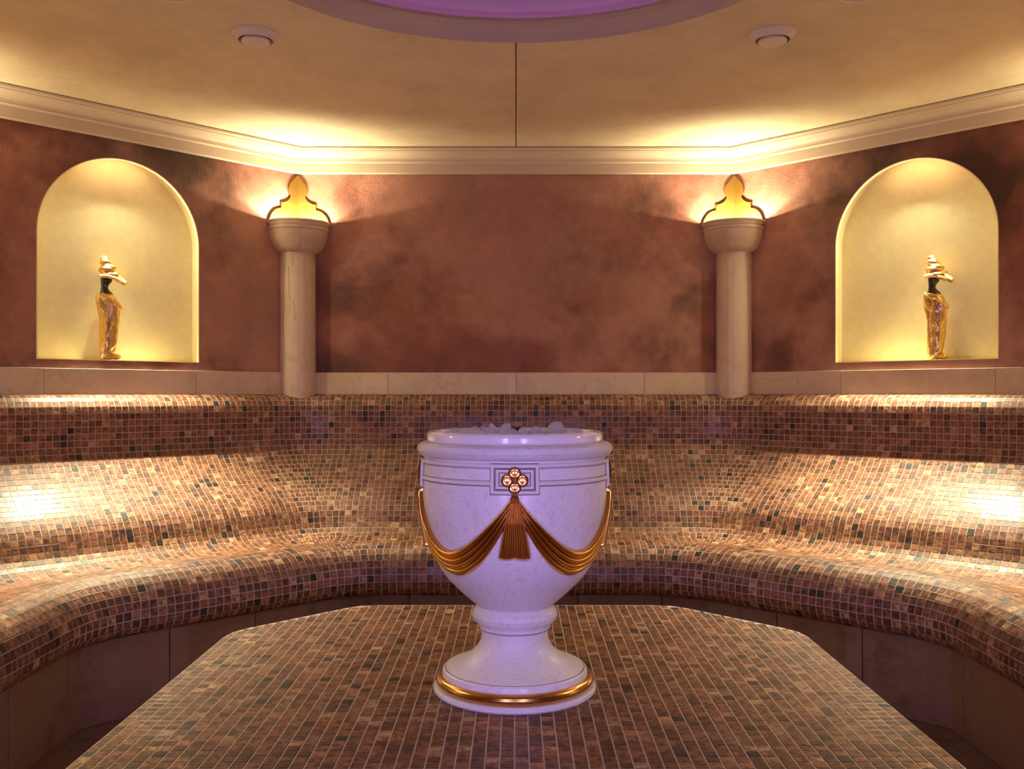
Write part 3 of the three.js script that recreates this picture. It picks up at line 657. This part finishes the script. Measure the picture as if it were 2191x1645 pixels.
// ------------------------------------------------------------------ urn
const urnR = (() => { const pts = [[0.150, 0.0], [0.083, 0.186], [0.097, 0.200], [0.121, 0.220], [0.1445, 0.2416], [0.162, 0.266], [0.1805, 0.302], [0.190, 0.345], [0.1985, 0.390], [0.2025, 0.430], [0.2035, 0.465], [0.2015, 0.505], [0.2005, 0.515]]; return (y) => { let i = 2; while (i < pts.length - 1 && pts[i][1] < y) i++; const a = pts[i - 1], b = pts[i], t = clamp((y - a[1]) / (b[1] - a[1])); return lerp(a[0], b[0], t); }; })();
{
  const urn = group('stone_urn', URN);
  const uvScale = (g, u, v) => { const q = g.attributes.uv; for (let i = 0; i < q.count; i++) q.setXY(i, q.getX(i) * u, q.getY(i) * v); return g; };
  // foot plate, gold ring, upper plate and flare, stem, collar, bowl, mouldings, rim
  mesh('foot_plate', uvScale(crease(lathe([[0.0005, 0], [0.176, 0], [0.179, 0.004], [0.1785, 0.010], [0.175, 0.0135], [0.150, 0.0145], [0.0005, 0.0145]], 128), 0.5), 3, 1), M.urn, urn);
  const gr = new THREE.TorusGeometry(0.1615, 0.0118, 20, 160); gr.rotateX(Math.PI / 2); gr.translate(0, 0.0245, 0);
  mesh('gold_ring', gr, M.gold, urn);
  const flare = spline([[0.1515, 0.0525], [0.130, 0.0605], [0.106, 0.0735], [0.0865, 0.0895], [0.0755, 0.109], [0.0728, 0.130]], 24);
  mesh('foot', uvScale(crease(lathe([[0.0005, 0.030], [0.152, 0.030], [0.1590, 0.034], [0.1600, 0.0405], [0.1585, 0.047], [0.1545, 0.0505], [0.1525, 0.0497], ...flare, [0.0728, 0.1335], [0.0745, 0.1345], [0.0795, 0.138], [0.0800, 0.1435], [0.0830, 0.1475], [0.0915, 0.155], [0.0950, 0.165], [0.0925, 0.1745], [0.0855, 0.181], [0.0815, 0.1875], [0.0005, 0.1875]], 128), 0.5), 5, 2.5), M.urn, urn);
  const bowl = []; for (let k = 0; k <= 46; k++) { const y = 0.1865 + (0.5135 - 0.1865) * k / 46; bowl.push([urnR(y), y]); }
  const bowlS = spline(bowl.filter((_, i) => i % 5 === 0 || i === 46), 60);
  mesh('body', uvScale(crease(lathe([[0.0005, 0.1865], ...bowlS, ...spline([[0.2015, 0.5150], [0.2030, 0.5155], [0.2085, 0.5190], [0.2140, 0.5258], [0.2155, 0.5335], [0.2120, 0.5410], [0.2040, 0.5455], [0.1960, 0.5465]], 40), [0.150, 0.5465], [0.150, 0.5300], [0.0005, 0.5300]], 128), 0.5), 8, 3.5), M.urn, urn);
  mesh('rim', crease(lathe([[0.170, 0.528], [0.1955, 0.5465], [0.1955, 0.5485], ...spline([[0.1935, 0.5505], [0.1948, 0.5580], [0.1932, 0.5650], [0.1880, 0.5692], [0.1815, 0.5690], [0.1775, 0.5655], [0.1745, 0.5560], [0.1728, 0.5460]], 36), [0.170, 0.540], [0.0005, 0.540]], 160), 0.6), M.urnRim, urn);
  // the pair of raised bands between the four plaques
  const plaqueHalf = 0.049 / 0.205;
  for (const y of [0.506, 0.4705]) for (let q = 0; q < 4; q++) {
    const a0 = q * Math.PI / 2 + plaqueHalf - 0.01, a1 = (q + 1) * Math.PI / 2 - plaqueHalf + 0.01, pts = [];
    for (let k = 0; k <= 24; k++) { const a = lerp(a0, a1, k / 24), r = urnR(y) + 0.001; pts.push(V3(Math.sin(a) * r, y, Math.cos(a) * r)); }
    mesh('raised_band', new THREE.TubeGeometry(new THREE.CatmullRomCurve3(pts), 40, 0.0042, 10), M.urnPlain, urn);
  }
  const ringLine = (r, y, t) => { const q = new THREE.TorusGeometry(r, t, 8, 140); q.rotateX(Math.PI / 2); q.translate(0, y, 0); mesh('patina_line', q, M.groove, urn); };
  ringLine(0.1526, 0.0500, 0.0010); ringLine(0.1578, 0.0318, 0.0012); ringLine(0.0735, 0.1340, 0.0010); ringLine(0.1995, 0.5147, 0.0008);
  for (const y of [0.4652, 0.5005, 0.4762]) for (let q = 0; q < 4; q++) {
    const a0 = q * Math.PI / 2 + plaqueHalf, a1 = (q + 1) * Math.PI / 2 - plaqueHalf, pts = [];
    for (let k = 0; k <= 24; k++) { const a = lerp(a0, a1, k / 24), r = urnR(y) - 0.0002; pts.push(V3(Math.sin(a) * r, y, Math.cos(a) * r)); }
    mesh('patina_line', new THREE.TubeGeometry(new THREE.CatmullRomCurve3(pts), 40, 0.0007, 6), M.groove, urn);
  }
  const onUrn = (a, y, off) => { const r = urnR(y) + off; return V3(Math.sin(a) * r, y, Math.cos(a) * r); };
  function framePlaque(a, w, h, r, off) {            // a bent rectangular moulding
    const pts = [], y0 = 0.4795; const add = (x, y) => pts.push(onUrn(a + x / 0.205, y0 + y, off));
    const n = 8, parts = [];
    for (const [p, q] of [[[-w, -h], [w, -h]], [[w, -h], [w, h]], [[w, h], [-w, h]], [[-w, h], [-w, -h]]]) {
      const line = []; for (let k = 0; k <= n; k++) line.push(onUrn(a + lerp(p[0], q[0], k / n) / 0.205, y0 + lerp(p[1], q[1], k / n), off));
      parts.push(new THREE.TubeGeometry(new THREE.CatmullRomCurve3(line), n * 2, r, 8));
      parts.push(at(new THREE.SphereGeometry(r, 8, 6), ...line[0].toArray()));
    }
    for (const p of parts) p.deleteAttribute('normal'), p.computeVertexNormals();
    return mergeGeometries(parts.map((p) => p.toNonIndexed()));
  }
  for (let q = 0; q < 4; q++) {
    const a = q * Math.PI / 2;
    const plaque = mesh('plaque', sheet((u, v) => { const w = onUrn(a + lerp(-0.047, 0.047, u) / 0.205, 0.4795 + lerp(-0.0265, 0.0265, v), 0.0022); return [w.x, w.y, w.z]; }, 12, 2, 0.1, 0.06), M.urn, urn);
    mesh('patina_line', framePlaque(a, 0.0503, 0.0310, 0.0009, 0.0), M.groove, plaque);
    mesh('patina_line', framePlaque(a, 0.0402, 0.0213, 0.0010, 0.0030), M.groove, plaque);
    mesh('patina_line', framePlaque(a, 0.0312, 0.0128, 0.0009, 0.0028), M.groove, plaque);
    mesh('frame', framePlaque(a, 0.0455, 0.0262, 0.0042, 0.0025), M.urnPlain, plaque);
    mesh('inner_frame', framePlaque(a, 0.0350, 0.0165, 0.0036, 0.0025), M.urnPlain, plaque);
    // four-petalled flower
    const fl = new THREE.Group(); fl.name = 'flower'; const fp = onUrn(a, 0.4775, 0.0085); fl.position.copy(fp); fl.rotation.y = a; urn.add(fl);
    for (let k = 0; k < 4; k++) {
      const pg = sheet((u, v) => { const an = u * Math.PI * 2, r = v, x = Math.cos(an) * r * (0.0118 + 0.0010 * Math.cos(2 * an)), y = Math.sin(an) * r * 0.0112; return [x, y, 0.0026 * Math.sqrt(Math.max(0, 1 - r * r)) - 0.0010 * Math.exp(-r * r * 6)]; }, 28, 10);
      const pb = sheet((u, v) => { const an = -u * Math.PI * 2, r = v, x = Math.cos(an) * r * (0.0118 + 0.0010 * Math.cos(2 * an)), y = Math.sin(an) * r * 0.0112; return [x, y, -0.0030 * Math.sqrt(Math.max(0, 1 - r * r))]; }, 28, 6);
      const petal = mesh('petal', mergeGeometries([pg, pb]), M.gold, fl);
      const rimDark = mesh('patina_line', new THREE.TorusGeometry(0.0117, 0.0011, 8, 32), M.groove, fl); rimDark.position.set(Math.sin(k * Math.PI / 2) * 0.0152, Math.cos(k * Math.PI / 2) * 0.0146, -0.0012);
      const an = k * Math.PI / 2; petal.position.set(Math.sin(an) * 0.0152, Math.cos(an) * 0.0146, 0.0005 * (k % 2)); petal.rotation.z = -an; petal.rotation.x = 0;
    }
    const stamens = [at(new THREE.SphereGeometry(0.0034, 12, 10), 0, 0, 0.0048)];
    for (let k = 0; k < 4; k++) { const an = k * Math.PI / 2 + 0.785; stamens.push(at(new THREE.SphereGeometry(0.0016, 8, 6), Math.cos(an) * 0.0048, Math.sin(an) * 0.0048, 0.0052)); }
    mesh('flower_heart', mergeGeometries(stamens), M.gold, fl);
    // swag to the next plaque: a band of long folds
    const folds = [0, 0.28, 0.50, 0.72, 1];
    const swag = sheet((u, v) => {
      const ph = u * Math.PI / 2, deg = (u - 0.5) * 2, y = 0.441 - 0.142 * (1 - deg * deg), R = urnR(y);
      const dphi = Math.PI / 2, dy = 0.142 * 2 * deg * 2, tx = R * dphi, l = Math.hypot(tx, dy), nx = -dy / l, ny = tx / l;
      const wd = lerp(0.009, 0.055, Math.pow(Math.sin(u * Math.PI), 0.75)), off = (v - 0.5) * wd;
      let k = 0; while (k < 3 && v > folds[k + 1]) k++;
      const f = clamp((v - folds[k]) / (folds[k + 1] - folds[k])), edge = Math.min(1, Math.min(v, 1 - v) * 40);
      const out = -0.0015 + lerp(0.45, 1, Math.pow(Math.sin(u * Math.PI), 0.5)) * edge * (0.0035 + 0.0120 * Math.sqrt(Math.max(0, 1 - Math.pow(2 * f - 1, 2))) * lerp(0.7, 1.1, v));
      const yy = y + off * ny, aa = a + ph + off * nx / R, r = urnR(yy) + out;
      return [Math.sin(aa) * r, yy, Math.cos(aa) * r];
    }, 72, 80, 1, 1);
    mesh('swag', swag, M.gold, urn);
    // tassel with flutes, flaring to a two-lobed end
    const tassel = sheet((u, v) => {
      const t = v, wd = lerp(0.0050, 0.0330, Math.pow(t, 0.9)) + 0.0008, x = (u - 0.5) * 2 * wd, lobe = 0.0035 * Math.abs(Math.sin(u * Math.PI * 2)), y = lerp(0.450, 0.3165 - lobe * smooth(0.85, 1, t), t);
      const flute = Math.abs(Math.sin(u * Math.PI * 6)), edge = Math.min(1, Math.min(u, 1 - u) * 40), end = Math.sqrt(Math.max(0, 1 - Math.pow(smooth(0.94, 1, t), 2)));
      const r = urnR(y) - 0.002 + edge * (0.0075 + 0.0065 * flute + 0.004 * t) * end * lerp(0.25, 1, smooth(0, 0.12, t));
      const aa = a + x / 0.19;
      return [Math.sin(aa) * r, y, Math.cos(aa) * r];
    }, 72, 40);
    mesh('tassel', swapWinding(tassel), M.gold, urn);
  }
  thing(urn, 'white crackle-glazed urn with gold swags on a round foot', 'urn');
  // pebbles in the tray
  const tray = URN[1] + 0.540;
  const picks = [];
  // those seen along the rim first, then the rest of the bed
  const put = (px, z, w, h, d, tilt, y = 0) => picks.push([px, z, w, h, d, tilt, y]);
  const wx = (px, z) => (px - 1104) * (4.41 - z) / F - URN[0];
  for (const [px, z, w, h, d, tilt] of [[988, 2.335, 0.024, 0.030, 0.022, 0.1], [1014, 2.36, 0.028, 0.036, 0.026, -0.3], [1036, 2.33, 0.018, 0.037, 0.02, 0.3], [1057, 2.30, 0.022, 0.043, 0.024, 0.35], [1077, 2.345, 0.024, 0.046, 0.024, -0.45], [1096, 2.42, 0.036, 0.036, 0.028, 0.05], [1119, 2.355, 0.026, 0.034, 0.024, -0.2], [1150, 2.35, 0.036, 0.038, 0.028, 0.1], [1187, 2.32, 0.036, 0.046, 0.032, -0.25], [1208, 2.37, 0.022, 0.030, 0.022, 0.1], [1040, 2.385, 0.040, 0.031, 0.024, 0.05], [1062, 2.405, 0.030, 0.030, 0.022, 0.1]]) put(wx(px, z), z - URN[2], w, h, d, tilt);
  for (let tries = 0; tries < 3000 && picks.length < 52; tries++) {
    const r = Math.sqrt(rnd()) * 0.148, a = rnd() * 6.283, x = Math.cos(a) * r, z = Math.sin(a) * r, w = 0.022 + rnd() * 0.014, h = 0.022 + rnd() * 0.010, d = 0.020 + rnd() * 0.012;
    if (Math.hypot(x - 0.0, z + 0.03) < 0.034) continue;
    if (picks.every((q) => Math.hypot(q[0] - x, q[1] - z) > (Math.max(q[2], q[4]) + Math.max(w, d)) * 0.5)) picks.push([x, z, w, h, d, (rnd() - 0.5) * 0.5, 0]);
  }
  const pebbleShapes = [0, 1, 2, 3].map((s) => { const g = new THREE.SphereGeometry(0.5, 20, 14), p = g.attributes.position; for (let i = 0; i < p.count; i++) { const v = V3(p.getX(i), p.getY(i), p.getZ(i)), k = 1 + 0.10 * Math.sin(v.x * 5 + s * 2) * Math.cos(v.z * 4 + s) + 0.07 * Math.sin(v.y * 6 + s * 3); p.setXYZ(i, v.x * k, v.y * k, v.z * k); } g.computeVertexNormals(); return g; });
  const seenWords = ['small flat white pebble at the far left inside the urn rim', 'rounded white pebble second from the left in the urn', 'smallest upright white pebble in the left half of the urn', 'tall white pebble at the back left of the metal nozzle in the urn', 'tilted white pebble just left of the metal nozzle in the urn', 'low white pebble in front of the metal nozzle in the urn', 'white pebble just right of the metal nozzle in the urn', 'wide white pebble between the nozzle and the biggest pebble in the urn', 'biggest white pebble, standing highest at the right in the urn', 'small white pebble right of the biggest one in the urn', 'long low white pebble in the front left of the urn', 'low white pebble left of the front one in the urn'];
  picks.forEach(([x, z, w, h, d, tilt], k) => {
    const m = mesh('pebble', pebbleShapes[k % 4], M.pebble[k % 3]);
    m.scale.set(w, h, d); m.rotation.set(0, rnd() * 3 * (k > 11 ? 1 : 0.15), tilt);
    m.updateMatrix();
    const box = new THREE.Box3().setFromObject(m);
    m.position.set(URN[0] + x, tray - box.min.y - 0.0005, URN[2] + z);
    thing(m, seenWords[k] ?? 'white pebble lying in the bed of stones hidden behind the urn rim', 'pebble', { group: k < 12 ? 'white pebbles showing above the urn rim' : 'white pebbles down in the urn' });
  });
  const nz = group('steam_nozzle', [URN[0] + 0.001, tray, URN[2] - 0.03]);
  mesh('pipe', crease(lathe([[0.010, 0], [0.010, 0.030], [0.0125, 0.031], [0.0125, 0.036], [0.0085, 0.037], [0.0075, 0.030], [0.0005, 0.028]], 28), 0.5), M.darkMetal, nz);
  mesh('flange', crease(lathe([[0.0005, 0], [0.021, 0], [0.021, 0.004], [0.010, 0.006]], 32), 0.5), M.darkMetal, nz);
  thing(nz, 'dark metal steam nozzle among the white pebbles in the urn', 'nozzle');
}
function swapWinding(g) { const i = g.index.array; for (let k = 0; k < i.length; k += 3) { const t = i[k]; i[k] = i[k + 1]; i[k + 1] = t; } g.computeVertexNormals(); return g; }

// ------------------------------------------------------------------ figurines in the niches
function figurine(where, pos, turn, variant) {
  const k = 0.000305, X = (v) => (v - 400) * k, S = (y, l, r, dz = 0.8) => [(1510 - y) * k, X((l + r) / 2), 0, (r - l) / 2 * k, (r - l) / 2 * k * dz];
  const g = group('figurine', pos); g.rotation.y = turn;
  const robe = loft([S(1510, 312, 448), S(1480, 308, 470), S(1400, 308, 497), S(1300, 306, 518), S(1150, 310, 540), S(1000, 318, 554), S(900, 306, 560), S(840, 288, 566), S(780, 274, 558), S(720, 266, 528), S(670, 270, 500), S(640, 284, 470), S(625, 300, 440)], 64, 90,
    (u, v) => { const fold = 0.07 * Math.sin(u * 6.283 * 3 + v * 5 + variant) + 0.06 * Math.sin(u * 6.283 * 5 - v * 11 + variant * 2) * smooth(0.05, 0.4, v) + 0.02 * Math.sin(v * 70 + u * 30) * (1 - smooth(0.2, 0.7, v)); return fold * (1 - smooth(0.86, 1, v)); });
  mesh('robe', robe, M.bronze, g);
  // shawl edge laid across the chest, ending in a hand-like tip at the right
  const shawl = [[290, 640], [330, 668], [385, 700], [430, 716], [480, 745], [530, 790], [562, 826]].map(([x, y], i) => V3(X(x), (1510 - y) * k, 0.034 - 0.004 * Math.abs(i - 3)));
  mesh('shawl_edge', new THREE.TubeGeometry(new THREE.CatmullRomCurve3(shawl), 40, 0.0058, 10), M.bronze, g);
  const shawl2 = [[400, 700], [405, 780], [395, 860], [380, 930], [372, 1010]].map(([x, y]) => V3(X(x), (1510 - y) * k, 0.034));
  mesh('robe_fold', new THREE.TubeGeometry(new THREE.CatmullRomCurve3(shawl2), 30, 0.0048, 10), M.bronze, g);
  const tip = loft([[(1510 - 850) * k, X(566), 0.008, 0.001, 0.001], [(1510 - 835) * k, X(558), 0.010, 0.008, 0.010], [(1510 - 790) * k, X(538), 0.012, 0.012, 0.013], [(1510 - 740) * k, X(508), 0.012, 0.010, 0.012], [(1510 - 712) * k, X(490), 0.010, 0.003, 0.004]], 20, 20);
  mesh('hand', tip, M.bronze, g);
  const foot = new THREE.SphereGeometry(1, 24, 16); foot.scale(0.0225, 0.0125, 0.019); at(foot, X(505), 0.0118, 0.006);
  mesh('foot', foot, M.bronze, g);
  const bust = loft([S(720, 330, 505, 0.7), S(690, 318, 505, 0.72), S(650, 312, 490, 0.75), S(610, 314, 464, 0.8), S(575, 322, 428, 0.9), S(545, 325, 416, 0.95), S(510, 324, 428, 0.95), S(475, 320, 458, 0.9), S(440, 318, 468, 0.9), S(400, 322, 460, 0.9)], 40, 50);
  mesh('bust', bust, M.blackGlaze, g);
  const hat = loft([S(418, 318, 475, 0.8), S(412, 300, 520, 0.85), S(395, 298, 545, 0.85), S(360, 306, 548, 0.8), S(335, 304, 542, 0.8), S(300, 304, 520, 0.85), S(265, 312, 498, 0.9), S(235, 322, 478, 0.9), S(205, 318, 448, 0.9), S(175, 314, 416, 0.9), S(148, 322, 406, 0.9), S(128, 345, 392, 0.9)], 56, 90,
    (u, v) => (0.11 * Math.sin(v * 24 + u * 6.283 + variant * 0.7) + 0.06 * Math.sin(v * 38 - u * 6.283 * 2 + variant)) * smooth(0.02, 0.15, v) * (1 - smooth(0.93, 1, v)));
  mesh('hat', hat, M.bronze, g);
  const tail = [[470, 370], [510, 395], [550, 425], [585, 450], [606, 470]].map(([x, y]) => V3(X(x), (1510 - y) * k, 0.010));
  const brim = new THREE.TubeGeometry(new THREE.CatmullRomCurve3(tail), 30, 0.0115, 14), caps = [at(new THREE.SphereGeometry(0.0115, 14, 10), tail[0].x, tail[0].y, tail[0].z), at(new THREE.SphereGeometry(0.0115, 14, 10), tail[4].x, tail[4].y, tail[4].z)];
  const roll = [[300, 412], [350, 400], [420, 405], [480, 425], [530, 452], [565, 470]].map(([x, y], i) => V3(X(x), (1510 - y) * k, 0.020 + 0.008 * Math.sin(i / 5 * 3.14)));
  mesh('brim', mergeGeometries([brim, ...caps, new THREE.TubeGeometry(new THREE.CatmullRomCurve3(roll), 40, 0.0085, 12)]), M.bronze, g);
  const stamp = variant > 1 ? mesh('stamp', mergeGeometries([[0, 0.006], [0, -0.006]].map(([x, y]) => at(new THREE.BoxGeometry(0.014, 0.0016, 0.003), x, y, 0)).concat([[0.006, 0], [-0.006, 0]].map(([x, y]) => at(new THREE.BoxGeometry(0.0016, 0.0135, 0.003), x, y, 0)))), M.darkMetal, g) : null;
  if (stamp) stamp.position.set(X(452), (1510 - 1395) * k, 0.0225);
  thing(g, `gold statuette with black neck and twisted gold hat in the niche ${where}`, 'statuette', { group: 'gold statuettes in the wall niches' });
}
figurine('left of the urn', [-1.672, SILL + 0.006, 0.577], 0.62, 1);
figurine('right of the urn', [1.699, SILL + 0.006, 0.604], -0.62, 2.4);

// ------------------------------------------------------------------ ceiling valves and grilles
for (const [x, z, side] of [[-0.820, 1.457, 'left'], [0.808, 1.457, 'right']]) {
  const g = group('air_valve', [x, CEIL, z]);
  mesh('collar', crease(lathe([[0.0725, 0], [0.0725, -0.003], [0.071, -0.005], [0.066, -0.009], [0.060, -0.016], [0.055, -0.022], [0.0545, -0.0235], [0.0530, -0.022], [0.0525, -0.010], [0.0520, -0.0005]], 72), 0.5), M.whitePlastic, g);
  mesh('throat', lathe([[0.0005, -0.0008], [0.0525, -0.0008]].map(([r, y]) => [r, y]), 48), M.black, g);
  mesh('disc', crease(lathe([[0.0005, -0.016], [0.012, -0.016], [0.036, -0.017], [0.0425, -0.019], [0.0445, -0.023], [0.0435, -0.0275], [0.0395, -0.0305], [0.0005, -0.032]], 72), 0.5), M.whitePlastic, g);
  mesh('stem', new THREE.CylinderGeometry(0.006, 0.006, 0.016, 12).translate(0, -0.0085, 0), M.steel, g);
  thing(g, `round cream air valve on the ceiling ${side} of the dome`, 'vent', { group: 'round ceiling air valves' });
}
for (const [x, z, side] of [[-0.975, 1.770, 'left'], [0.967, 1.770, 'right']]) {
  const g = group('speaker_grille', [x, CEIL, z]);
  mesh('ring', crease(lathe([[0.068, 0], [0.068, -0.004], [0.064, -0.007], [0.058, -0.006], [0.057, -0.002], [0.057, 0]], 64), 0.5), M.whitePlastic, g);
  mesh('backing', lathe([[0.0005, -0.0008], [0.058, -0.0008]], 48), M.black, g);
  for (let k = -13; k <= 13; k++) { const xx = k * 0.0042, l = 2 * Math.sqrt(0.0575 ** 2 - xx * xx); const m = mesh('slat', new THREE.BoxGeometry(0.0026, 0.003, l), M.whitePlastic, g); m.position.set(xx, -0.0045, 0); }
  thing(g, `round slatted grille at the top edge of the ceiling, ${side} of the dome`, 'grille', { group: 'round ceiling grilles' });
}

// ------------------------------------------------------------------ violet lamps by the entrance, behind the camera
for (const [x, side] of [[-0.45, 'left'], [0.45, 'right']]) {
  const g = group('wall_lamp', [x, 0.25, DZ]);
  mesh('back_plate', at(new RoundedBoxGeometry(0.07, 1.5, 0.02, 2, 0.006), 0, 0.75, -0.0105), M.steel, g);
  for (const [y, cd, cone, ty] of [[0.12, VIOLET_CD, 52, 0.30], [1.30, VIOLET_HIGH_CD, 24, 0.66]]) {
    const head = new THREE.Group(); head.name = 'lamp_head'; head.position.set(0, y, -0.02); g.add(head);
    const pl = lathe([[0.0005, 0], [0.030, 0], [0.030, 0.012], [0.026, 0.014], [0.0005, 0.014]], 40); pl.rotateX(-Math.PI / 2); mesh('lamp_socket', pl, M.steel, head);
    const gl = lathe([[0.025, 0.013], [0.025, 0.018], [0.020, 0.026], [0.010, 0.030], [0.0005, 0.031]], 40); gl.rotateX(-Math.PI / 2); mesh('lamp_glass', gl, M.violetGlass, head);
    const p = new THREE.SpotLight(VIOLET, cd, 0, cone * Math.PI / 180, 1, 2); p.name = 'violet_wall_lamp';
    p.position.set(x, 0.25 + y, DZ - 0.065); p.target.position.set(0, ty, 2.3); p.castShadow = true; p.shadow.radius = 1; scene.add(p, p.target);
  }
  thing(g, `tall violet wall lamp with two heads on the ${side} of the entrance`, 'lamp', { group: 'violet lamps by the entrance' });
}

renderer.render(scene, camera);
